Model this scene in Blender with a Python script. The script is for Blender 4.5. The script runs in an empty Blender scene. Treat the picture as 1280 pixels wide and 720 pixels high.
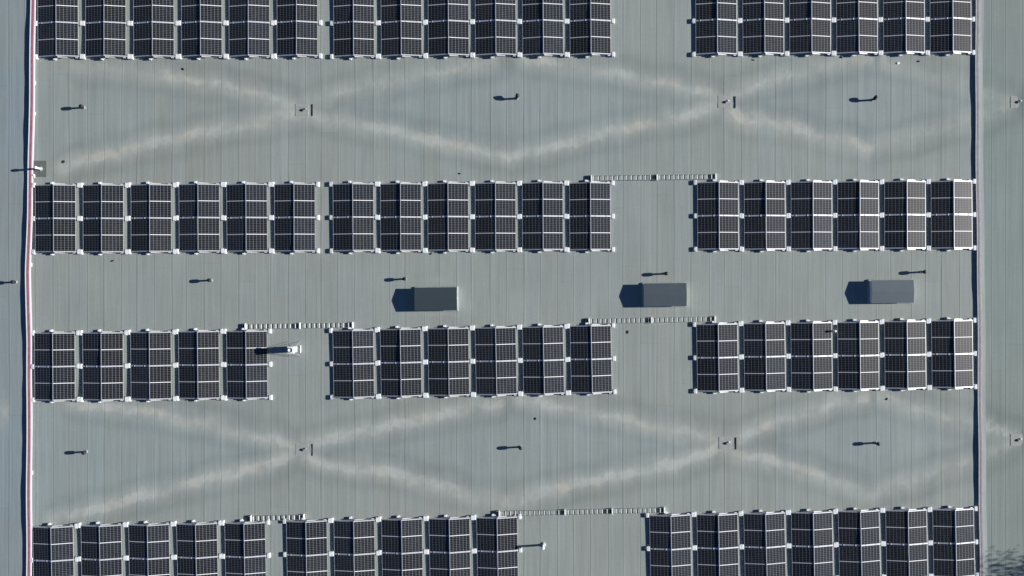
import bpy, math, random
import numpy as np
from mathutils import Vector, noise
random.seed(7)
R = math.radians
S = bpy.context.scene
C = bpy.data.collections.new("place"); S.collection.children.link(C)

# ---------------------------------------------------------------- site frame
H = 48.0                    # drone height above the roof membrane
F = 1152.0                  # focal length in photo pixels (24 px per metre on the roof)
SUN_EL, SUN_AZ = 20.3, 3.6  # elevation, angle from east towards north
def P(px, py, z=0.0):       # survey helper: photo point -> place on the roof
    return ((px-640)/F*(H-z), (360-py)/F*(H-z))

# ---------------------------------------------------------------- mesh helper
class MB:
    def __init__(s): s.v=[]; s.f=[]
    def box(s, cx,cy,cz, sx,sy,sz, rz=0, taper=1.0, bev=0.0):
        c,sn=math.cos(rz),math.sin(rz)
        if bev<=0:
            ring=[(-.5,-.5),(.5,-.5),(.5,.5),(-.5,.5)]
            levels=[(0,1,1),(1,taper,taper)]
        else:
            bx,by=bev/sx,bev/sy
            ring=[(-.5+bx,-.5),(.5-bx,-.5),(.5,-.5+by),(.5,.5-by),(.5-bx,.5),(-.5+bx,.5),(-.5,.5-by),(-.5,-.5+by)]
            k=1-2*bev/max(sx,sy)
            levels=[(0,1,1),(1-bev/sz,taper,taper),(1,taper*(1-2*bx),taper*(1-2*by))]
        n=len(ring); b=len(s.v)
        for (t,kx,ky) in levels:
            for x,y in ring:
                X,Y=x*sx*kx,y*sy*ky
                s.v.append((cx+c*X-sn*Y, cy+sn*X+c*Y, cz-sz/2+t*sz))
        s.f.append(tuple(b+i for i in reversed(range(n))))
        for l in range(len(levels)-1):
            for i in range(n):
                j=(i+1)%n; s.f.append((b+l*n+i,b+l*n+j,b+(l+1)*n+j,b+(l+1)*n+i))
        s.f.append(tuple(b+(len(levels)-1)*n+i for i in range(n)))
        return s
    def hexa(s, pts):       # 8 points: bottom ring ccw, top ring ccw
        b=len(s.v); s.v+=list(pts)
        s.f+=[(b+3,b+2,b+1,b),(b+4,b+5,b+6,b+7)]+[(b+i,b+(i+1)%4,b+4+(i+1)%4,b+4+i) for i in range(4)]
        return s
    def lathe(s, prof, cx=0,cy=0, n=16, lean=(0,0)):   # prof: (r,z)
        b=len(s.v)
        for r,z in prof:
            for i in range(n):
                a=2*math.pi*i/n
                s.v.append((cx+lean[0]*z+r*math.cos(a), cy+lean[1]*z+r*math.sin(a), z))
        for l in range(len(prof)-1):
            for i in range(n):
                j=(i+1)%n; s.f.append((b+l*n+i,b+l*n+j,b+(l+1)*n+j,b+(l+1)*n+i))
        s.f.append(tuple(b+i for i in reversed(range(n))))
        s.f.append(tuple(b+(len(prof)-1)*n+i for i in range(n)))
        return s
    def tube(s, pts, rad, n=10):
        b=len(s.v); pts=[Vector(p) for p in pts]
        rr=rad if isinstance(rad,(list,tuple)) else [rad]*len(pts)
        for k,p in enumerate(pts):
            d=(pts[min(k+1,len(pts)-1)]-pts[max(k-1,0)]).normalized()
            a=Vector((0,0,1)) if abs(d.z)<.9 else Vector((1,0,0))
            u=d.cross(a).normalized(); w=u.cross(d)
            for i in range(n):
                t=2*math.pi*i/n; q=p+rr[k]*(u*math.cos(t)+w*math.sin(t)); s.v.append(tuple(q))
        for l in range(len(pts)-1):
            for i in range(n):
                j=(i+1)%n; s.f.append((b+l*n+i,b+l*n+j,b+(l+1)*n+j,b+(l+1)*n+i))
        s.f.append(tuple(b+i for i in reversed(range(n))))
        s.f.append(tuple(b+(len(pts)-1)*n+i for i in range(n)))
        return s
    def mesh(s,name,mat,smooth=False):
        m=bpy.data.meshes.new(name); m.from_pydata(s.v,[],s.f); m.validate(); m.update()
        import bmesh
        bm=bmesh.new(); bm.from_mesh(m); bmesh.ops.recalc_face_normals(bm,faces=bm.faces); bm.to_mesh(m); bm.free()
        if smooth:
            for p in m.polygons: p.use_smooth=True
        if mat: m.materials.append(mat)
        return m
def link(name, data, parent=None, loc=(0,0,0), rz=0):
    o=bpy.data.objects.new(name,data); C.objects.link(o)
    o.location=loc; o.rotation_euler=(0,0,rz)
    if parent: o.parent=parent
    return o
def tag(o,label=None,cat=None,group=None,kind=None):
    if label: o['label']=label
    if cat: o['category']=cat
    if group: o['group']=group
    if kind: o['kind']=kind
    return o
def thing(name,label,cat,loc=(0,0,0),rz=0,group=None):
    return tag(link(name,None,None,loc,rz),label,cat,group)

# ---------------------------------------------------------------- materials
class NT:
    def __init__(s,name):
        s.m=bpy.data.materials.new(name); s.m.use_nodes=True; s.t=s.m.node_tree
        s.b=s.t.nodes['Principled BSDF']
    def n(s,typ,**k):
        x=s.t.nodes.new(typ)
        for a,v in k.items(): setattr(x,a,v)
        return x
    def put(s,sock,v):
        if isinstance(v,bpy.types.NodeSocket): s.t.links.new(v,sock)
        else: sock.default_value=v
    def math(s,op,a,b=0.0,c=None,clamp=False):
        x=s.n('ShaderNodeMath',operation=op,use_clamp=clamp); s.put(x.inputs[0],a); s.put(x.inputs[1],b)
        if c is not None: s.put(x.inputs[2],c)
        return x.outputs[0]
    def mix(s,f,a,b,mode='MIX'):
        x=s.n('ShaderNodeMix',data_type='RGBA',blend_type=mode); s.put(x.inputs[0],f)
        for i,v in ((6,a),(7,b)):
            s.put(x.inputs[i], (v[0],v[1],v[2],1) if isinstance(v,(tuple,list)) else v)
        return x.outputs[2]
    def noise(s,vec,scale,detail=2,rough=.5):
        x=s.n('ShaderNodeTexNoise'); s.put(x.inputs['Vector'],vec); x.inputs['Scale'].default_value=scale
        x.inputs['Detail'].default_value=detail; x.inputs['Roughness'].default_value=rough
        return x.outputs['Fac']
    def mapr(s,v,a,b,c=0.0,d=1.0,smooth=False):
        x=s.n('ShaderNodeMapRange'); x.interpolation_type='SMOOTHSTEP' if smooth else 'LINEAR'
        s.put(x.inputs[0],v)
        for i,k in enumerate((a,b,c,d)): x.inputs[i+1].default_value=k
        return x.outputs[0]
    def vec(s,x,y,z=0.0):
        c=s.n('ShaderNodeCombineXYZ'); s.put(c.inputs[0],x); s.put(c.inputs[1],y); s.put(c.inputs[2],z); return c.outputs[0]
    def obj(s):
        t=s.n('ShaderNodeTexCoord'); q=s.n('ShaderNodeSeparateXYZ'); s.t.links.new(t.outputs['Object'],q.inputs[0])
        return t.outputs['Object'],q.outputs[0],q.outputs[1],q.outputs[2]

def simple(name,col,rough=.6,metal=0.0,var=.12,scale=8.0,bump=0.0,spec=.5):
    t=NT(name); o,x,y,z=t.obj()
    inf=t.n('ShaderNodeObjectInfo')
    off=t.n('ShaderNodeVectorMath',operation='ADD'); t.put(off.inputs[0],o); t.put(off.inputs[1],inf.outputs['Location'])
    f=t.noise(off.outputs[0],scale,4,.6)
    g=t.mapr(f,.3,.7,1-var,1+var)
    c=t.n('ShaderNodeVectorMath',operation='SCALE'); c.inputs[0].default_value=col; t.put(c.inputs['Scale'],g)
    t.put(t.b.inputs['Base Color'],c.outputs[0]); t.b.inputs['Roughness'].default_value=rough
    t.b.inputs['Metallic'].default_value=metal; t.b.inputs['Specular IOR Level'].default_value=spec
    if bump:
        b=t.n('ShaderNodeBump'); b.inputs['Strength'].default_value=bump; b.inputs['Distance'].default_value=.01
        t.put(b.inputs['Height'],f); t.put(t.b.inputs['Normal'],b.outputs[0])
    return t.m

def roof_material(name, ca, cb, xoff, seam_gain=1.0):
    t=NT(name); o,x,y,z=t.obj()
    W=.874
    # slightly wandering sheet edges
    wob=t.mapr(t.noise(t.vec(t.math('MULTIPLY',x,.3),t.math('MULTIPLY',y,.12)),1.0,1),0,1,-.05,.05)
    u=t.math('DIVIDE',t.math('ADD',t.math('ADD',x,xoff),wob),W)
    u=t.math('ADD',u,t.mapr(t.noise(t.vec(t.math('MULTIPLY',x,.75),0.0,4.0),1.0,1),.3,.7,-.13,.13))
    cell=t.math('FLOOR',u); fr=t.math('SUBTRACT',u,cell)
    # sheet lengths: every strip is cut at other places
    wn=t.n('ShaderNodeTexWhiteNoise',noise_dimensions='1D'); t.put(wn.inputs['W'],cell)
    v=t.math('ADD',t.math('DIVIDE',y,11.0),t.math('MULTIPLY',wn.outputs['Value'],5.0))
    vc=t.math('FLOOR',v)
    w2=t.n('ShaderNodeTexWhiteNoise',noise_dimensions='2D'); t.put(w2.inputs['Vector'],t.vec(cell,vc))
    base=t.mix(t.mapr(t.noise(o,.045,2),.35,.65),ca,cb)
    hue=t.mapr(w2.outputs['Value'],0,1,0,.4)
    base=t.mix(hue,base,tuple(c*k for c,k in zip(ca,(.965,1.0,1.06))))
    k=t.mapr(w2.outputs['Value'],0,1,.98,1.02)
    # run-off streaks along the sheets
    s1=t.noise(t.vec(t.math('MULTIPLY',x,2.6),t.math('MULTIPLY',y,.07)),1.0,3,.6)
    s2=t.noise(t.vec(t.math('MULTIPLY',x,8.0),t.math('MULTIPLY',y,.16)),1.0,2,.6)
    s3=t.noise(t.vec(t.math('MULTIPLY',x,19.0),t.math('MULTIPLY',y,.5),3.3),1.0,1,.5)
    k=t.math('MULTIPLY',k,t.mapr(s1,.25,.75,.945,1.055))
    k=t.math('MULTIPLY',k,t.mapr(s2,.25,.75,.94,1.06))
    k=t.math('MULTIPLY',k,t.mapr(s3,.25,.75,.945,1.055))
    s4=t.noise(t.vec(t.math('MULTIPLY',x,5.5),t.math('MULTIPLY',y,.06),9.1),1.0,2,.5)
    k=t.math('MULTIPLY',k,t.mapr(s4,.58,.68,1.0,1.065))
    s5=t.noise(t.vec(t.math('MULTIPLY',x,6.5),t.math('MULTIPLY',y,.09),17.1),1.0,2,.5)
    k=t.math('MULTIPLY',k,t.mapr(s5,.60,.70,1.0,.93))
    bl=t.noise(o,.35,4,.6); k=t.math('MULTIPLY',k,t.mapr(bl,.3,.7,.95,1.05))
    gr=t.noise(o,7.0,3,.7); k=t.math('MULTIPLY',k,t.mapr(gr,.3,.7,.97,1.03))
    # welded laps: dark groove and a paler lap beside it, stronger on some seams
    ws=t.n('ShaderNodeTexWhiteNoise',noise_dimensions='1D'); t.put(ws.inputs['W'],t.math('ADD',t.math('FLOOR',t.math('ADD',u,.5)),40.5))
    area=t.mapr(t.noise(t.vec(t.math('MULTIPLY',x,.10),t.math('MULTIPLY',y,.16),7.0),1.0,2),.40,.60,.12,1.0)
    st=t.math('MULTIPLY',t.mapr(ws.outputs['Value'],0,1,.35,1.0),area)
    dseam=t.math('MULTIPLY',t.math('MINIMUM',fr,t.math('SUBTRACT',1.0,fr)),W)
    line=t.mapr(dseam,.012,.034,1.0,0.0,True)
    lap=t.mapr(t.math('ABSOLUTE',t.math('SUBTRACT',t.math('MULTIPLY',fr,W),.075)),.02,.06,1.0,0.0,True)
    k=t.math('MULTIPLY',k,t.math('SUBTRACT',1.0,t.math('MULTIPLY',t.math('MULTIPLY',line,st),.32*seam_gain)))
    k=t.math('MULTIPLY',k,t.math('ADD',1.0,t.math('MULTIPLY',t.math('MULTIPLY',lap,st),.07*seam_gain)))
    # fastening line in the middle of some sheets
    fl=t.mapr(t.math('ABSOLUTE',t.math('SUBTRACT',fr,.52)),.01,.035,1.0,0.0,True)
    k=t.math('MULTIPLY',k,t.math('SUBTRACT',1.0,t.math('MULTIPLY',t.math('MULTIPLY',fl,w2.outputs['Value']),.05)))
    # cross joints where a sheet ends
    dv=t.math('SUBTRACT',v,vc); cj=t.mapr(t.math('ABSOLUTE',t.math('SUBTRACT',dv,.5)),.496,.4995,0.0,1.0)
    k=t.math('MULTIPLY',k,t.math('SUBTRACT',1.0,t.math('MULTIPLY',t.math('MULTIPLY',cj,wn.outputs['Value']),.09)))
    c=t.n('ShaderNodeVectorMath',operation='SCALE'); t.put(c.inputs[0],base); t.put(c.inputs['Scale'],k)
    col=c.outputs[0]
    a3=t.n('ShaderNodeAttribute',attribute_name='washed')
    col=t.mix(t.math('MULTIPLY',a3.outputs['Fac'],.8),col,t.mix(1.0,col,(.975,1.01,1.045),'MULTIPLY'))
    # silt left by ponding water (real deposit on the membrane)
    at=t.n('ShaderNodeAttribute',attribute_name='silt'); si=at.outputs['Fac']
    a2=t.n('ShaderNodeAttribute',attribute_name='grime'); gi=a2.outputs['Fac']
    n1=t.noise(t.vec(t.math('MULTIPLY',x,1.6),t.math('MULTIPLY',y,1.0)),1.0,4,.65)
    n2=t.noise(t.vec(t.math('MULTIPLY',x,.35),t.math('MULTIPLY',y,.5),2.0),1.0,3,.6)
    fac=t.math('MULTIPLY',si,t.math('MULTIPLY',t.mapr(n1,.36,.64,.2,1.45),t.mapr(n2,.32,.68,.5,1.3)),clamp=True)
    n3=t.noise(t.vec(t.math('MULTIPLY',x,2.6),t.math('MULTIPLY',y,2.0),5.0),1.0,5,.7)
    rag=t.mapr(t.math('ADD',si,t.math('MULTIPLY',t.math('SUBTRACT',n3,.5),1.8)),.40,.95,0,1,True)
    fac=t.math('MULTIPLY',t.math('ADD',t.math('MULTIPLY',fac,.62),t.math('MULTIPLY',t.math('MULTIPLY',rag,t.mapr(n2,.40,.60,.05,1.1)),.55)),1.0,clamp=True)
    col=t.mix(t.math('MULTIPLY',gi,t.mapr(n2,.3,.7,.3,1.0)),col,t.mix(1.0,col,(.82,.84,.83),'MULTIPLY'))
    tint=t.mix(t.mapr(t.noise(o,.5,3),.45,.65),(.43,.46,.43),(.44,.445,.385))
    col=t.mix(fac,col,tint)
    t.put(t.b.inputs['Base Color'],col)
    t.b.inputs['Roughness'].default_value=.75; t.b.inputs['Specular IOR Level'].default_value=.25
    hb=t.math('ADD',t.math('MULTIPLY',lap,.35),t.math('MULTIPLY',gr,.25))
    hb=t.math('SUBTRACT',hb,t.math('MULTIPLY',line,.5))
    bu=t.n('ShaderNodeBump'); bu.inputs['Strength'].default_value=.5; bu.inputs['Distance'].default_value=.008
    t.put(bu.inputs['Height'],hb); t.put(t.b.inputs['Normal'],bu.outputs[0])
    return t.m

def panel_material():
    t=NT('solar_glass'); o,x,y,z=t.obj()   # x across slope 0..1.085, y along length -.85...85
    inf=t.n('ShaderNodeObjectInfo'); rnd=inf.outputs['Random']
    cw=1.045/6; ux=t.math('DIVIDE',t.math('SUBTRACT',x,.02),cw); fx=t.math('FRACT',ux)
    dx=t.math('MULTIPLY',t.math('MINIMUM',fx,t.math('SUBTRACT',1.0,fx)),cw)
    ay=t.math('SUBTRACT',t.math('ABSOLUTE',y),.012); ch=.818/9
    fy=t.math('FRACT',t.math('DIVIDE',ay,ch)); dy=t.math('MULTIPLY',t.math('MINIMUM',fy,t.math('SUBTRACT',1.0,fy)),ch)
    lx=t.mapr(dx,.0055,.0085,1.0,0.0); ly=t.mapr(dy,.0030,.0060,1.0,0.0)
    mid=t.mapr(t.math('ABSOLUTE',y),.017,.021,1.0,0.0)
    grid=t.math('MAXIMUM',lx,t.math('MULTIPLY',ly,.8))
    # silver busbars inside each cell
    fb=t.math('FRACT',t.math('MULTIPLY',ux,5.0)); bb=t.mapr(t.math('ABSOLUTE',t.math('SUBTRACT',fb,.5)),.03,.07,1.0,0.0)
    w=t.n('ShaderNodeTexWhiteNoise',noise_dimensions='1D'); t.put(w.inputs['W'],t.math('MULTIPLY',rnd,91.0))
    cell=t.mix(t.mapr(rnd,.45,.75),(.0075,.0085,.0100),(.0065,.0090,.0150))
    cell=t.mix(t.math('MULTIPLY',bb,.06),cell,(.30,.30,.32))
    n=t.noise(t.vec(t.math('MULTIPLY',t.math('FLOOR',ux),7.3),t.math('MULTIPLY',t.math('FLOOR',t.math('DIVIDE',y,ch)),3.1),t.math('MULTIPLY',rnd,50.0)),1.0,0)
    cell=t.mix(1.0,cell,t.mapr(n,.3,.7,.75,1.3),'MULTIPLY')
    cell=t.mix(1.0,cell,t.mapr(w.outputs['Value'],0,1,.7,1.5),'MULTIPLY')
    col=t.mix(t.math('MULTIPLY',grid,1.0),cell,(.205,.228,.245))
    col=t.mix(mid,col,(.80,.80,.80))
    # thin dust film, thicker towards the low edge
    du=t.math('MULTIPLY',t.mapr(t.noise(o,3.0,4,.6),.3,.75,.0,1.0),t.mapr(w.outputs['Value'],0,1,.01,.035))
    col=t.mix(du,col,(.38,.39,.39))
    t.put(t.b.inputs['Base Color'],col)
    t.b.inputs['Roughness'].default_value=.32; t.b.inputs['IOR'].default_value=1.45
    t.b.inputs['Specular IOR Level'].default_value=.3
    return t.m

M={}
M['alu']=simple('anodised_aluminium',(.72,.74,.77),.38,.35,.08)
M['frame']=simple('panel_frame_aluminium',(.62,.63,.65),.4,.3,.06)
M['foot']=simple('pale_plastic_foot',(.80,.83,.83),.55,0,.08)
M['ballast']=simple('concrete_ballast',(.60,.62,.62),.85,0,.15,20)
M['dark']=simple('black_vent_pipe_plastic',(.012,.013,.014),.6,0,.2)
M['lead']=simple('pale_sealing_collar',(.31,.33,.33),.7,0,.15)
M['whitep']=simple('white_painted_metal',(.84,.86,.87),.45,0,.05)
M['white']=simple('white_coping_edge',(.86,.85,.87),.5,0,.06,3)
M['red']=simple('red_coping_strip',(.40,.145,.185),.6,0,.22,5)
M['pale']=simple('weathered_pale_coping',(.40,.42,.425),.6,0,.12,4)
M['pink']=simple('faded_pink_strip',(.31,.225,.255),.65,0,.2,5)
M['bitu']=simple('dark_roofing_felt',(.125,.14,.135),.9,0,.12,10,.3)
M['patch']=simple('pale_membrane_patch',(.33,.345,.33),.8,0,.12,6,.2)
M['scrap']=simple('dark_scrap',(.03,.03,.028),.9,0,.3)
M['zinc']=simple('galvanised_steel',(.52,.55,.56),.45,.4,.1)
M['curb']=simple('light_curb_cladding',(.74,.74,.72),.6,0,.08)
M['gap']=simple('black_slot_filler',(.02,.022,.02),.9,0,.2)
M['vent_a']=simple('hood_reflection_dark',(.045,.062,.072),.42,0,.05,2)  # three greys paint differing sky reflection onto one hood material
M['vent_b']=simple('hood_reflection_mid',(.076,.098,.110),.42,0,.05,2)
M['vent_c']=simple('hood_reflection_pale',(.115,.142,.160),.42,0,.05,2)
M['cell']=panel_material()
M['roof_mid']=roof_material('roof_membrane',(.286,.324,.305),(.294,.322,.292),.31)
M['roof_west']=roof_material('west_roof_membrane',(.250,.297,.303),(.260,.303,.303),.1,.9)
M['roof_east']=roof_material('east_roof_membrane',(.226,.274,.258),(.234,.276,.252),.5,.5)

# ---------------------------------------------------------------- the roof with its drainage valleys
D=[(377,562),(907,554),(1272,550),(377,137),(906,127),(1272,127)]
arms=[ # points (px,py), strength
 ([(95,502),(180,515),(270,532),(350,550),(377,560)],.75),([(70,650),(140,630),(225,607),(330,585),(372,565)],.85),
 ([(385,556),(440,543),(500,530),(585,512),(625,503)],.85),([(385,568),(410,582),(480,588),(550,605),(600,620),(645,626)],.95),
 ([(645,626),(740,602),(815,585),(885,568),(905,557)],.9),([(905,550),(890,542),(815,530),(725,512),(655,500)],.75),
 ([(910,552),(935,542),(980,527),(1040,507),(1085,498)],.75),([(912,560),(940,570),(995,586),(1065,612),(1095,622)],.75),
 ([(1095,622),(1115,610),(1165,590),(1215,576),(1268,553)],.5),([(1268,546),(1240,532),(1160,512),(1105,496)],.6),
 ([(100,80),(180,88),(240,100),(310,114),(350,124),(372,134)],.65),([(85,208),(120,196),(200,177),(280,162),(360,146),(375,140)],.9),
 ([(385,132),(420,116),(500,100),(570,86),(620,78)],.5),([(382,142),(410,148),(460,157),(530,172),(600,186),(648,193)],.85),
 ([(648,193),(710,180),(770,164),(845,149),(900,132)],.85),([(902,122),(880,112),(790,95),(705,80),(660,74)],.75),
 ([(910,122),(930,110),(980,97),(1065,77),(1090,73)],.6),([(912,132),(930,146),(990,158),(1065,180),(1088,186)],.8),
 ([(1088,186),(1120,180),(1170,163),(1215,148),(1268,130)],.45),([(1266,124),(1240,113),(1170,93),(1110,76)],.4)]
spots=[(480,587,9,5,.9),(370,560,18,12,.5),(452,582,12,6,.6),(1065,612,14,6,.5),(980,97,10,4,.5),(380,145,30,6,.35),(455,157,16,5,.4),
       (500,530,20,6,.35),(545,176,12,5,.5),(1123,78,3,3,.8),(545,394,34,3,.35),(585,385,6,9,.25),(850,386,26,4,.35),(1118,384,26,4,.3),
       (545,353,28,3,.25),(600,512,18,7,.3),(150,188,22,8,.35),(4,512,8,22,.55),(3,115,5,12,.35),(930,132,14,12,.25)]
XA=[P(x,0)[0] for x in (38,1222)]
def fields(X,Y):
    silt=np.zeros_like(X); dmin=np.full_like(X,99.)
    for pts,a in arms:
        for (p,q) in zip(pts[:-1],pts[1:]):
            p=np.array(P(*p)); q=np.array(P(*q)); d=q-p; L2=d@d
            t=np.clip(((X-p[0])*d[0]+(Y-p[1])*d[1])/L2,0,1)
            dd=np.hypot(X-p[0]-t*d[0],(Y-p[1]-t*d[1]))
            silt=np.maximum(silt,a*1.12*np.exp(-(dd/.38)**2))
            silt=np.maximum(silt,a*.36*np.exp(-(dd/.62)**2))
            dmin=np.minimum(dmin,dd)
    grime=np.exp(-((dmin-.84)/.30)**2)*.95
    for (x,y,rx,ry,a) in spots:
        cx,cy=P(x,y); silt=np.maximum(silt,a*np.exp(-((X-cx)*24/rx)**2-((Y-cy)*24/ry)**2))
    px=X/H*F+640; py=360-Y/H*F
    def bnd(arr,k): return np.interp(px,[q[0] for q in arr],[q[1] for q in arr])
    tu=bnd([(40,78),(120,82),(372,136),(570,86),(660,74),(902,124),(1065,77),(1110,77),(1268,126)],0)
    tl=bnd([(40,215),(110,200),(375,138),(648,193),(903,128),(1088,186),(1268,128)],0)
    bu=bnd([(40,498),(180,515),(377,562),(625,503),(655,500),(907,554),(1095,497),(1272,548)],0)
    bl=bnd([(40,655),(377,564),(645,626),(907,556),(1095,622),(1272,550)],0)
    inner=np.maximum(np.clip((py-tu)/14,0,1)*np.clip((tl-py)/14,0,1),np.clip((py-bu)/14,0,1)*np.clip((bl-py)/14,0,1))
    return silt,grime,dmin,inner
def jig(X,Y,seed):          # smooth wander from a few sines
    r=np.random.RandomState(seed); o=np.zeros_like(X)
    for k in range(7):
        a=r.uniform(0,6.28); f=r.uniform(.5,3.2); o+=np.sin(f*(X*np.cos(a)+Y*np.sin(a))+r.uniform(0,6.28))/(.7+f*.6)
    return o/3
def roof_sheet(name,x0,x1,y0,y1,mat,label_struct=True):
    st=.11
    xs=np.concatenate([[x0] if x0<-29 else [],np.arange(max(x0,-29),min(x1,29),st),[x1]])
    ys=np.concatenate([[y0],np.arange(-17,17,st),[y1]])
    X,Y=np.meshgrid(xs,ys)
    jx=jig(X,Y,3)*.18+jig(X*3,Y*3,13)*.05; jy=jig(X,Y,4)*.17+jig(X*3,Y*3,14)*.06
    silt,grime,dmin,inner=fields(X+jx,Y+jy)
    # valleys: shallow falls towards the drains plus slight unevenness of the insulation
    wl_=np.clip((XA[1]-1.0-X)/2.0,0,1); wl_=np.where(X>XA[1],1,wl_)
    Z=wl_*(-.040*np.exp(-(dmin/.55)**2)-.02*np.exp(-(dmin/1.4)**2))+.0025*jig(X*.8,Y*.35,9)
    for (a,b) in D:
        cx,cy=P(a,b); Z-=.012*np.exp(-(((X-cx)/.5)**2+((Y-cy)/.5)**2))
    nx,ny=len(xs),len(ys)
    v=np.stack([X,Y,Z],-1).reshape(-1,3)
    i=(np.arange(ny-1)[:,None]*nx+np.arange(nx-1)[None,:]).ravel()
    f=np.stack([i,i+1,i+1+nx,i+nx],-1)
    m=bpy.data.meshes.new(name)
    m.vertices.add(len(v)); m.vertices.foreach_set('co',v.ravel().astype(np.float32))
    m.loops.add(f.size); m.loops.foreach_set('vertex_index',f.ravel().astype(np.int32))
    m.polygons.add(len(f)); m.polygons.foreach_set('loop_start',(np.arange(len(f))*4).astype(np.int32))
    try: m.polygons.foreach_set('loop_total',np.full(len(f),4,dtype=np.int32))
    except Exception: pass
    m.polygons.foreach_set('use_smooth',np.ones(len(f),dtype=bool))
    m.update(calc_edges=True); m.validate()
    for nm,a in (('silt',silt),('grime',grime),('washed',inner)):
        at=m.attributes.new(nm,'FLOAT','POINT'); at.data.foreach_set('value',a.ravel().astype(np.float32))
    m.materials.append(mat)
    o=link(name,m); tag(o,kind='structure'); return o
RX1=33.0
roof_sheet('west_roof',-46,XA[0],-30,30,M['roof_west'])
roof_sheet('roof',XA[0],XA[1],-30,30,M['roof_mid'])
roof_sheet('east_roof',XA[1],RX1,-30,30,M['roof_east'])
def zroof(x,y):
    s,g,d,_=fields(np.array([x]),np.array([y])); d=d[0]
    return float(-.040*math.exp(-(d/.55)**2)-.02*math.exp(-(d/1.4)**2))

# ---------------------------------------------------------------- long low expansion walls with capping
def ridge_wall(label, line, w, h0, seed, m_edge, m_strip, m_side, strip_w, flash):
    root=thing('expansion_wall',label,'roof wall')
    ys=np.arange(-30,30.01,.22)
    ly=[P(0,q[1])[1] for q in line][::-1]; lx=[q[0] for q in line][::-1]
    rr=random.Random(seed); ph=[rr.uniform(0,6.28) for _ in range(6)]
    def hh(y): return h0*(1+.10*math.sin(y*.62+ph[0])+.09*math.sin(y*1.3+ph[1])+.04*math.sin(y*3.7+ph[2]))
    secs=[]
    for y in ys:
        h=hh(y); px=np.interp(y,ly,lx); cx=(px-640)/F*(H-h)+.012*math.sin(y*1.1+ph[3])
        secs.append((cx,y,h))
    def sweep(name,prof,mat):
        b=MB(); n=len(prof(1))
        for cx,y,h in secs:
            for (x,z) in prof(h): b.v.append((cx+x,y,z))
        for k in range(len(secs)-1):
            for i in range(n):
                j=(i+1)%n; b.f.append((k*n+i,k*n+j,(k+1)*n+j,(k+1)*n+i))
        b.f.append(tuple(range(n))); b.f.append(tuple((len(secs)-1)*n+i for i in range(n)))
        return link(name,b.mesh(name,mat),root)
    a=w/2; s=strip_w/2
    sweep('upstand',lambda h:[(-a+.02,-.05),(a-.02,-.05),(a-.02,h-.02),(-a+.02,h-.02)],M['roof_west'] if not flash else M['pale'])
    sweep('coping_edge',lambda h:[(-a,h-.025),(-s,h-.025),(-s,h),(-a,h)],m_edge)
    sweep('coping_edge',lambda h:[(s,h-.025),(a,h-.025),(a,h),(s,h)],m_edge)
    sweep('colour_strip',lambda h:[(-s,h-.03),(s,h-.03),(s*.9,h+.005),(-s*.9,h+.005)],m_strip)
    if flash:
        sweep('flashing',lambda h:[(a-.015,-.02),(a+flash,-.02),(a+flash,.012),(a-.015,h*.62)],m_side)
    return root,hh
wl=[(41,-400),(41,0),(40,90),(38.6,180),(36.8,270),(34.7,340),(35.1,385),(36.2,430),(36.6,500),(36.2,545),(36,620),(36,720),(36,1100)]
wr=[(1222.3,-400),(1222.3,0),(1222.2,180),(1224.6,360),(1225.6,540),(1227.6,720),(1229,1100)]
ridge_wall('low roof wall capped by two bright white edges and a red strip, at the left',wl,.275,.112,3,M['white'],M['red'],M['pale'],.135,0)
ridge_wall('low roof wall with faded pink and pale capping, at the right',wr,.23,.082,8,M['pale'],M['pink'],M['roof_east'],.085,.20)

# ---------------------------------------------------------------- solar tables
TI=R(12.6); EH=.08; HW=1.065; ML=1.70; GAP=.032; EU=.030
MW=1.080
c12,s12=math.cos(TI),math.sin(TI)
def slab_mesh(name,side):
    # local frame = module frame: x from 0 (low edge) to MW (ridge), y -ML/2..ML/2, z up
    return MB().box(MW/2,0,-.016,MW-.03,ML-.03,.03).mesh(name,M['cell'])
panel_me=slab_mesh('solar_panel',1)
fb=MB(); t_=.017
for (cx,cy,sx,sy) in ((t_/2,0,t_,ML),(MW-t_/2,0,t_,ML),(MW/2,ML/2-t_/2,MW-2*t_,t_),(MW/2,-ML/2+t_/2,MW-2*t_,t_)):
    fb.box(cx,cy,-.0155,sx,sy,.037)
frame_me=fb.mesh('frame',M['frame'])
def roofline(b,y,w,z0,z1,ext=.02,lo=None):
    # two sloped bars following both pitches
    for sgn,up in ((-1,0),(1,EU)):
        xo=sgn*(HW+ext); xi=sgn*.004
        zo=EH+up-ext*math.tan(TI); zi=EH+up+(HW-.004)*math.tan(TI)
        p=[(xo,y-w/2,zo+z0),(xi,y-w/2,zi+z0),(xi,y+w/2,zi+z0),(xo,y+w/2,zo+z0),
           (xo,y-w/2,zo+z1),(xi,y-w/2,zi+z1),(xi,y+w/2,zi+z1),(xo,y+w/2,zo+z1)]
        b.hexa(p)
YM=ML/2+GAP/2
rail_mid=MB(); roofline(rail_mid,0,.072,.006,.022)
for k in (-1,1):            # clamps
    for xx in (.25,.82):
        z=EH+(HW-xx)*math.tan(TI)+(EU if k>0 else 0)
        rail_mid.box(k*xx,0,z+.024,.05,.085,.006)
rail_mid=rail_mid.mesh('mid_rail',M['alu'])
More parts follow.
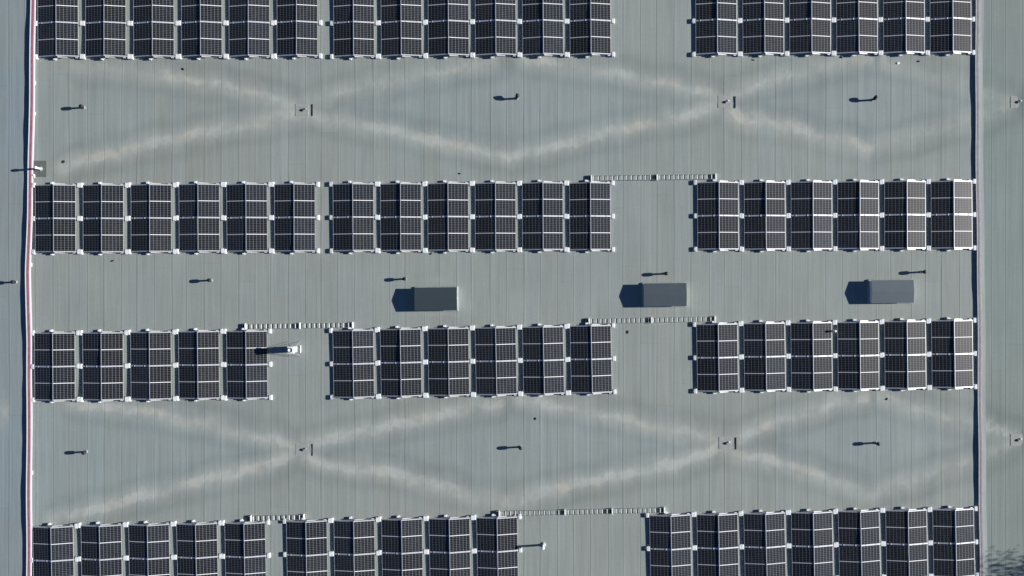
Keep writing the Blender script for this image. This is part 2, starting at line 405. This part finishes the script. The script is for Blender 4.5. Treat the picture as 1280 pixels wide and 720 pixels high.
def end_rail(k):
    b=MB(); roofline(b,k*(ML+GAP/2+.018),.032,-.045,.006,.01)
    # sloped brace lying against the rail
    y=k*(ML+GAP/2+.075)
    b.hexa([(.06,y-.03,.20),(.50,y-.015,.13),(.50,y+.015,.13),(.06,y+.03,.20),(.06,y-.03,.30),(.50,y-.015,.19),(.50,y+.015,.19),(.06,y+.03,.30)])
    b.hexa([(.90,y-.025,.03),(1.03,y-.025,.03),(1.03,y+.02,.03),(.90,y+.02,.03),(.90,y-.025,.11),(1.03,y-.025,.09),(1.03,y+.02,.09),(.90,y+.02,.11)])
    return b.mesh('end_rail',M['alu'])
rail_n,rail_s=end_rail(1),end_rail(-1)
foot_me=MB().box(0,0,.045,.165,.265,.13,0,.94,.02).mesh('foot',M['foot'])
rfoot_me=MB().box(0,0,.06,.13,.12,.12,0,.9,.012).box(.10,0,.10,.10,.05,.03).mesh('ridge_foot',M['foot'])
base_rail=MB().box(0,0,.02,2.25,.06,.04).mesh('base_rail',M['zinc'])
def make_table():
    r=thing('solar_table','x','solar panels',group='double pitched solar tables in rows on the roof')
    for sgn in (-1,1):
        up=EU if sgn>0 else 0
        for yy in (YM,-YM):
            o=link('solar_panel',panel_me,r)
            o.location=(sgn*HW,yy,EH+up)
            o.rotation_euler=(0,-TI,0) if sgn<0 else (0,-TI,math.pi)
            link('frame',frame_me,o)
    link('mid_rail',rail_mid,r); link('end_rail',rail_n,r); link('end_rail',rail_s,r)
    for k in (-1,0,1): link('base_rail',base_rail,r,(0,k*(ML+.03),0))
    for k in (-1,0,1): link('foot',foot_me,r,(HW+.13,k*(ML+.03),0))
    for k in (-1,1): link('ridge_foot',rfoot_me,r,(-.20,k*(ML+.145),0))
    return r
def copy_tree(o,parent=None):
    c=o.copy(); C.objects.link(c)
    if parent: c.parent=parent
    for ch in o.children: copy_tree(ch,c)
    return c
# n, left px of first, left px of last, centre-line y at both ends, extra ext
blocks=[
 ('top left',6,47,346,29.3,28.3),('top middle',6,417,712,28.5,26.3),('top right',6,869.5,1162.5,25.8,24.3),
 ('upper left',6,43.9,343,273.3,271.9),('upper middle',6,416.2,712,271.6,270.3),('upper right',6,871.7,1163.7,269.8,268.3),
 ('lower left',5,43.2,283.2,458,455.6),('lower middle',6,416.5,713,454.5,448.7),('lower right',6,871.2,1164.5,446.5,442.4),
 ('bottom left',5,41.5,281.2,699.6,694.7),('bottom middle',5,358.2,596.2,692.7,688.2),('bottom right',7,812.5,1166.2,685.6,677.7)]
names=['leftmost','second','third','fourth','fifth','sixth','seventh']
proto=make_table(); first=True
rj=random.Random(5)
for (bn,n,xa,xb,ya,yb) in blocks:
    for i in range(n):
        px=xa+(xb-xa)*i/(n-1)+25.6; py=ya+(yb-ya)*i/(n-1)
        X,Y=P(px,py,EH)
        t=proto if first else copy_tree(proto); first=False
        t.location=(X+rj.uniform(-.008,.008),Y+rj.uniform(-.012,.012),0)
        t.rotation_euler=(0,0,math.atan2(ya-yb,xb-xa)*.9+R(rj.uniform(-.18,.18)))
        nm='rightmost' if i==n-1 else names[i]
        if i in (0,n-1): lab=f'{nm} dark solar table in the {bn} block of {["","","","","","five","six","seven"][n]} tables'
        else: lab=f'{nm} dark solar table from the left in the {bn} block of {["","","","","","five","six","seven"][n]}'
        t['label']=lab
        for ch in t.children:
            if ch.name.startswith('solar_panel'):
                e=ch.rotation_euler; ch.rotation_euler=(e[0]+R(rj.uniform(-.25,.25)),e[1]+R(rj.uniform(-.35,.35)),e[2])
        if i==0:
            for k in (-1,0,1): link('foot',foot_me,t,(-HW-.10,k*(ML+.035),0))

# ---------------------------------------------------------------- ladder cable trays
def tray(a,b,sup,label,rust=False):
    z=.0
    A=Vector(P(*a)); B=Vector(P(*b)); d=(B-A); L=d.length; ang=math.atan2(d.y,d.x)
    r=thing('cable_tray',label,'cable tray',(A.x,A.y,0),ang,'cable trays bridging the gaps between solar blocks')
    for s in (-1,1):
        link('side_rail',MB().box(L/2,s*.125,.085,L,.012,.05).mesh('side_rail',M['roof_rail']),r)
    rm=MB().box(0,0,.075,.038,.236,.03,0,1,.006).mesh('rung',M['foot'])
    n=int(L/.245)
    for i in range(1,n): link('rung',rm,r,(i*L/n,0,0))
    sm=MB().box(.0,0,.06,.07,.33,.12,0,.95,.01).mesh('support_block',M['foot'])
    sd=MB().box(0,0,.045,.13,.23,.08,0,.95,.01).mesh('support_shade',M['dark'])  # black block put in as the shade west of each support
    for x in sup:
        q=(x-a[0])/(b[0]-a[0])*L
        o=link('support_block',sm,r,(q+.04,0,.005)); link('support_shade',sd,o,(-.115,0,.0))
    return r
M['roof_rail']=simple('dull_tray_rail',(.27,.30,.30),.6,.1,.1)
tray((303,408.2),(442,406.3),(306,374,440),'rung cable tray left of the leftmost hood, above the lower left solar block')
tray((736,223),(895,221),(738,820,893),'rung cable tray joining the upper middle and upper right solar blocks')
tray((733,401.5),(894,398.8),(735,813,892),'rung cable tray just below the middle grey hood')
tray((311,647.8),(381,646.0),(313,379),'short rung cable tray between the bottom left and bottom middle solar blocks')
tray((620,641.8),(831,637.2),(623,705,764,829),'longest rung cable tray, joining the bottom middle and bottom right solar blocks')

# ---------------------------------------------------------------- small vent pipes
def pipe_mesh_parts(h,elbow,bend=0):
    if elbow:
        stem=MB().tube([(0,0,-.08),(0,0,h*.55)],[.055,.055],12).mesh('stem',M['dark'],True)
        pts=[(0,0,h*.55)]
        for k in range(6):
            a=R(90*k/5*.75); pts.append((math.sin(bend)*.12*(1-math.cos(a))*1.4,math.cos(bend)*.12*(1-math.cos(a))*1.4,h*.62+.12*math.sin(a)))
        e=pts[-1]; pts.append((e[0]+math.sin(bend)*.07,e[1]+math.cos(bend)*.07,e[2]+.02))
        cap=MB().tube(pts,[.055,.075,.085,.09,.092,.092,.09,.085],12).mesh('hood',M['dark'],True)
    else:
        stem=MB().tube([(0,0,-.08),(0,0,h*.62)],[.05,.05],12).mesh('stem',M['dark'],True)
        cap=MB().lathe([(.055,h*.56),(.088,h*.61),(.098,h*.68),(.098,h*.90),(.075,h*.965),(.03,h)],n=16).mesh('rain_cap',M['dark'],True)
    return stem,cap
pipes=[ # base px,py,h,elbow,bend,label
 (105,134.5,.44,0,0,'black capped vent pipe in the upper left of the roof beside the red striped wall'),
 (646,123,.42,1,.3,'black bent vent pipe between the two upper drains'),
 (1090,125,.43,1,.7,'black bent vent pipe in the upper right roof field'),
 (264,350.3,.42,0,0,'black vent pipe between the upper left and lower left solar blocks'),
 (506.5,348.6,.40,0,0,'black vent pipe just above the leftmost hood'),
 (831.5,342,.45,0,0,'black vent pipe just above the middle hood'),
 (1152,340,.44,0,0,'black vent pipe just above the rightmost hood'),
 (108,564.6,.42,0,0,'black capped vent pipe in the lower left of the roof beside the red striped wall'),
 (650.5,558.6,.45,0,0,'black vent pipe between the two lower drains'),
 (1094.5,553.5,.44,0,0,'black bent vent pipe in the lower right roof field'),
 (20,352.5,.42,0,0,'black vent pipe on the neighbouring roof left of the red striped wall')]
for (x,y,h,e,bd,lab) in pipes:
    X,Y=P(x,y); z=zroof(X,Y)
    r=thing('vent_pipe',lab,'vent pipe',(X,Y,z),0,'black vent pipes scattered over the roof')
    st,cp=pipe_mesh_parts(h,e,bd)
    s=link('stem',st,r); link(cp.name.split('.')[0],cp,r)
    link('collar',MB().lathe([(.085,-.02),(.085,.006),(.07,.012),(.062,.05),(.056,.055)],n=18).mesh('collar',M['lead'],True),r)

# white pipes
def white_pipe(x,y,h,rad,lab,patch=False,lean=(0,0)):
    X,Y=P(x,y); r=thing('white_pipe',lab,'vent pipe',(X,Y,0))
    link('stem',MB().lathe([(rad*.82,-.05),(rad*.82,h*.8)],n=14,lean=lean).mesh('stem',M['whitep'],True),r)
    link('cap',MB().lathe([(rad*.9,h*.76),(rad*1.15,h*.79),(rad*1.15,h*.95),(rad*.8,h)],n=16,lean=lean).mesh('cap',M['whitep'],True),r)
    link('collar',MB().lathe([(rad*2.2,-.02),(rad*2.2,.008),(rad*1.2,.02),(rad,.08)],n=16).mesh('collar',M['lead'],True),r)
    if patch:
        link('felt_patch',MB().box(-.03,0,.004,.70,.84,.012,0,1,.003).mesh('felt_patch',M['bitu']),r)
    return r
white_pipe(679,681,.66,.07,'tall white pipe right of the bottom middle solar block',lean=(-.06,-.02))
white_pipe(1041.3,413.6,.36,.055,'small white pipe poking up between two tables of the lower right solar block')
white_pipe(50.5,211,.56,.065,'white pipe on a dark felt patch beside the red striped wall',patch=True)

# ---------------------------------------------------------------- square chimney
X,Y=P(368.3,436.2)
r=thing('chimney_stack','tall square white exhaust stack beside the lower left solar block','chimney',(X,Y,0))
link('shaft',MB().box(0,0,.42,.29,.31,.86,0,1,.015).mesh('shaft',M['pale']),r)
cap=link('cap',MB().box(0,0,.885,.37,.38,.05,0,.94,.015).mesh('cap',M['foot']),r)
link('flue',MB().lathe([(.125,.90),(.125,.955),(.105,.955),(.105,.93)],n=20).mesh('flue',M['zinc'],True),cap)
link('curb',MB().box(.02,0,.012,.52,.46,.04,0,.96,.01).mesh('curb',M['lead']),r)
link('edge_strip',MB().box(.305,0,.03,.045,.38,.07,0,1,.008).mesh('edge_strip',M['whitep']),r)
for sx in (-1,1):
    for sy in (-1,1): link('stay',MB().tube([(sx*.15,sy*.16,.5),(sx*.30,sy*.40,.0)],.008,6).mesh('stay',M['zinc']),r)

# ---------------------------------------------------------------- three gabled hoods
def hood(x0,x1,y0,y1,mat,lab):
    hE,hR=.38,.465
    xl,yt=P(x0,y0,hE); xr,yb=P(x1,y1,hE)
    cx,cy=(xl+xr)/2,(yt+yb)/2; W,Dp=(xr-xl),(yt-yb)
    r=thing('vent_hood',lab,'roof vent',(cx,cy,0),R(.6),'gabled vent hoods in a line across the middle of the roof')
    w,d=W/2-.03,Dp/2-.035
    def prism(w,d,z0,ze,zr):
        b=MB(); b.v=[(-w,-d,z0),(w,-d,z0),(w,d,z0),(-w,d,z0),(-w,-d,ze),(w,-d,ze),(w,d,ze),(-w,d,ze),(-w,0,zr),(w,0,zr)]
        b.f=[(0,1,2,3),(0,1,5,4),(2,3,7,6),(1,2,6,9,5),(3,0,4,8,7),(4,5,9,8),(6,7,8,9)]; return b
    link('wall',prism(w,d,-.03,hE-.045,hR-.045).mesh('wall',M['curb']),r)
    b=MB(); W2,D2=W/2,Dp/2
    b.v=[(x,y,z) for x in (-W2,W2) for (y,z) in ((-D2,hE-.03),(-D2,hE),(0,hR),(D2,hE),(D2,hE-.03),(0,hR-.03))]
    b.f=[(0,1,2,3,4,5),(6,7,8,9,10,11)]+[(i,(i+1)%6,6+(i+1)%6,6+i) for i in range(6)]
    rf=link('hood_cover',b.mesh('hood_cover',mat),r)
    link('curb',MB().box(0,0,.035,W+.10,Dp+.10,.09,0,.98,.012).mesh('curb',M['lead']),r)
hood(518.2,571.2,359.2,388.2,M['vent_a'],'leftmost gabled vent hood, its reflection painted darkest of the three')
hood(804.8,858.2,354,383,M['vent_b'],'middle gabled vent hood between the upper middle and lower right solar blocks')
hood(1089.2,1142,350.0,378.8,M['vent_c'],'rightmost gabled vent hood, its reflection painted palest, above the lower right solar block')

# ---------------------------------------------------------------- roof drains
dl=['roof drain at the left end of the lower silt bands','roof drain in the middle of the lower silt bands','roof drain beyond the pink capped wall, low in the right edge',
    'roof drain at the left end of the upper silt bands','roof drain in the middle of the upper silt bands','roof drain beyond the pink capped wall, high in the right edge']
for k,((x,y),lab) in enumerate(zip(D,dl)):
    X,Y=P(x,y); z=zroof(X,Y)-.012
    r=thing('roof_drain',lab,'drain',(X,Y,z),0,'roof drains where the silt bands meet')
    link('patch',MB().box(0,0,.008,.68,.64,.012,0,.985,.003).mesh('patch',M['patch']),r)
    link('strainer',MB().lathe([(.07,.02),(.068,.045),(.045,.06),(.0201,.07)],n=14).mesh('strainer',M['dark'],True),r,(.02,-.02,0))
    link('outlet_block',MB().box(.20,.05,.035,.09,.08,.05,0,.9,.01).mesh('outlet_block',M['patch'] if k in(0,3) else M['whitep']),r)
    if k not in (2,5):
        link('slot_strip',MB().box(.56,-.02,.02,.022,.62,.035).mesh('slot_strip',M['gap']),r)

# ---------------------------------------------------------------- scraps lying about
scraps=[(229,86,.16,.06,-50,'dark scrap under the top left solar block'),(79,202,.20,.16,10,'round dark scrap near the white pipe on the felt patch'),
 (141,326,.19,.07,30,'thin dark scrap just below the upper left solar block'),(575,217,.12,.07,-50,'small dark scrap above the upper middle solar block'),
 (539,317,.17,.08,50,'small dark scrap just below the upper middle solar block'),(785,415,.17,.07,80,'small upright scrap under the tray below the middle hood'),
 (669.5,523.5,.15,.08,85,'small dark scrap below the lower middle solar block'),(1109,499,.18,.08,65,'small dark scrap below the lower right solar block'),
 (1149,76.5,.13,.10,0,'dark crumb below the top right solar block, right of the pale one'),(942,75,.17,.06,-15,'flat dark scrap below the left end of the top right solar block'),
 (1052,71.5,.17,.08,-25,'dark scrap tucked against the middle of the top right solar block')]
for i,(x,y,l,w,a,lab) in enumerate(scraps):
    X,Y=P(x,y); z=zroof(X,Y); b=MB(); rs=random.Random(i)
    ring=[]
    for k in range(9):
        t=2*math.pi*k/9; q=rs.uniform(.75,1.15); ring.append((l/2*math.cos(t)*q,w/2*math.sin(t)*q,rs.uniform(.01,.035)))
    b.v=[(p[0]*.8,p[1]*.8,0) for p in ring]+ring+[(0,0,.05)]
    b.f=[tuple(reversed(range(9)))]+[(k,(k+1)%9,9+(k+1)%9,9+k) for k in range(9)]+[(9+k,9+(k+1)%9,18) for k in range(9)]
    tag(link('scrap',b.mesh('scrap',M['scrap']),None,(X,Y,z),R(a)),lab,'debris','dark scraps lying on the roof')
X,Y=P(1123,78.5)
tag(link('scrap',MB().box(0,0,.02,.16,.12,.04,.4,.7,.01).mesh('scrap',M['whitep']),None,(X,Y,zroof(X,Y))),'pale crumb below the top right solar block','debris')
for (x,y,lab) in ((43.5,103,'tiny white clip at the red striped wall, uppermost'),(43.2,141,'tiny white clip at the red striped wall by the upper left vent pipe'),
                  (42.8,219,'tiny white clip at the red striped wall just below the felt patch'),(39,330,'tiny white clip at the red striped wall below the upper left solar block'),(40,590,'tiny white clip at the red striped wall near the lower left vent pipe')):
    X,Y=P(x,y); tag(link('wall_clip',MB().box(0,0,.05,.09,.11,.12,.5,.8,.01).box(.02,-.09,.03,.06,.08,.07,0,.8,.008).mesh('wall_clip',M['foot']),None,(X,Y,0)),lab,'clip','white clips along the foot of the red striped wall')

# ---------------------------------------------------------------- building under the roof, yard, tree whose shade reaches the roof corner
bld=thing('warehouse_building','large flat warehouse carrying the whole grey roof','building')
wallm=simple('wall_cladding',(.45,.46,.46),.6,0,.08,1)
link('wall',MB().box((RX1-46)/2,0,-3.65,RX1+46-.1,59.9,6.9).mesh('wall',wallm),bld)
fas=MB(); 
fas.box(RX1+.02,0,-.12,.12,60.3,.30); fas.box(-46.02,0,-.12,.12,60.3,.30); fas.box((RX1-46)/2,30.02,-.12,RX1+46,.12,.30); fas.box((RX1-46)/2,-30.02,-.12,RX1+46,.12,.30)
link('fascia',fas.mesh('fascia',M['whitep']),bld)
gm=simple('asphalt_yard',(.05,.05,.052),.9,0,.2,.6,.2)
gb=MB(); gb.v=[(-600,-600,-7.1),(600,-600,-7.1),(600,600,-7.1),(-600,600,-7.1)]; gb.f=[(0,1,2,3)]
tag(link('ground',gb.mesh('ground',gm)),kind='structure')
tr=thing('tree','leafy tree standing beside the warehouse, its shade on the roof corner','tree',(36.0,-17.0,-7.1))
bark=simple('bark',(.09,.07,.05),.9,0,.3,6,.5)
leafm=simple('leaves',(.05,.085,.03),.7,0,.3,.8)
tb=MB().tube([(0,0,0),(.1,.05,3),(0,.2,6),(.15,.1,9.5),(.1,.1,12.3)],[.34,.27,.22,.14,.05],10)
rt=random.Random(11); tips=[]
for k in range(26):
    z=rt.uniform(5,11.5); a=rt.uniform(0,6.28); l=rt.uniform(1.2,3.2)*(1-(z-8)**2/30)
    p0=Vector((.1,.1,z)); p2=p0+Vector((math.cos(a)*l,math.sin(a)*l,rt.uniform(.3,1.4))); p1=(p0+p2)/2+Vector((0,0,.2))
    tb.tube([p0,p1,p2],[.08,.05,.02],6); tips+= [p1,p2,p2+Vector((rt.uniform(-.6,.6),rt.uniform(-.6,.6),rt.uniform(-.3,.5)))]
link('trunk',tb.mesh('trunk',bark,True),tr)
lb=MB()
for p in tips:
    for q in range(380):
        g=Vector((rt.gauss(0,.42),rt.gauss(0,.42),rt.gauss(0,.32)))+p
        u=Vector((rt.gauss(0,1),rt.gauss(0,1),rt.gauss(0,1))).normalized(); w=u.orthogonal().normalized()
        s=rt.uniform(.04,.085); b=len(lb.v)
        lb.v+=[tuple(g-u*s),tuple(g+w*s*.5),tuple(g+u*s),tuple(g-w*s*.5)]; lb.f.append((b,b+1,b+2,b+3))
cm=bpy.data.meshes.new('crown'); cm.from_pydata(lb.v,[],lb.f); cm.materials.append(leafm); link('crown',cm,tr)

# ---------------------------------------------------------------- camera, sun, sky
cam=bpy.data.cameras.new('camera'); co=bpy.data.objects.new('camera',cam); C.objects.link(co)
cam.sensor_width=36; cam.lens=36*F/1280; cam.clip_end=2000; cam.clip_start=.5
co.location=(0,0,H); S.camera=co
el,az=R(SUN_EL),R(SUN_AZ)
d=Vector((math.cos(el)*math.cos(az),math.cos(el)*math.sin(az),math.sin(el)))
sl=bpy.data.lights.new('sun','SUN'); sl.energy=5.0; sl.angle=R(.55); sl.color=(1.0,.955,.90)
so=bpy.data.objects.new('sun',sl); C.objects.link(so); so.rotation_euler=d.to_track_quat('Z','Y').to_euler(); so.location=(40,0,30)
w=bpy.data.worlds.new('World'); S.world=w; w.use_nodes=True
nt=w.node_tree; sky=nt.nodes.new('ShaderNodeTexSky'); sky.sky_type='NISHITA'; sky.sun_disc=False
sky.sun_elevation=el; sky.sun_rotation=math.pi/2-az
sky.air_density=.62; sky.dust_density=.1; sky.ozone_density=5.5
bg=nt.nodes['Background']; nt.links.new(sky.outputs[0],bg.inputs[0]); bg.inputs[1].default_value=.05
vs=S.view_settings; vs.view_transform='Standard'; vs.look='None'; vs.gamma=1; vs.use_curve_mapping=False
vs.exposure=.66
S.render.engine='CYCLES'
S.render.resolution_x=1024; S.render.resolution_y=576
try:
    S.cycles.max_bounces=6; S.cycles.use_denoising=True
except Exception: pass
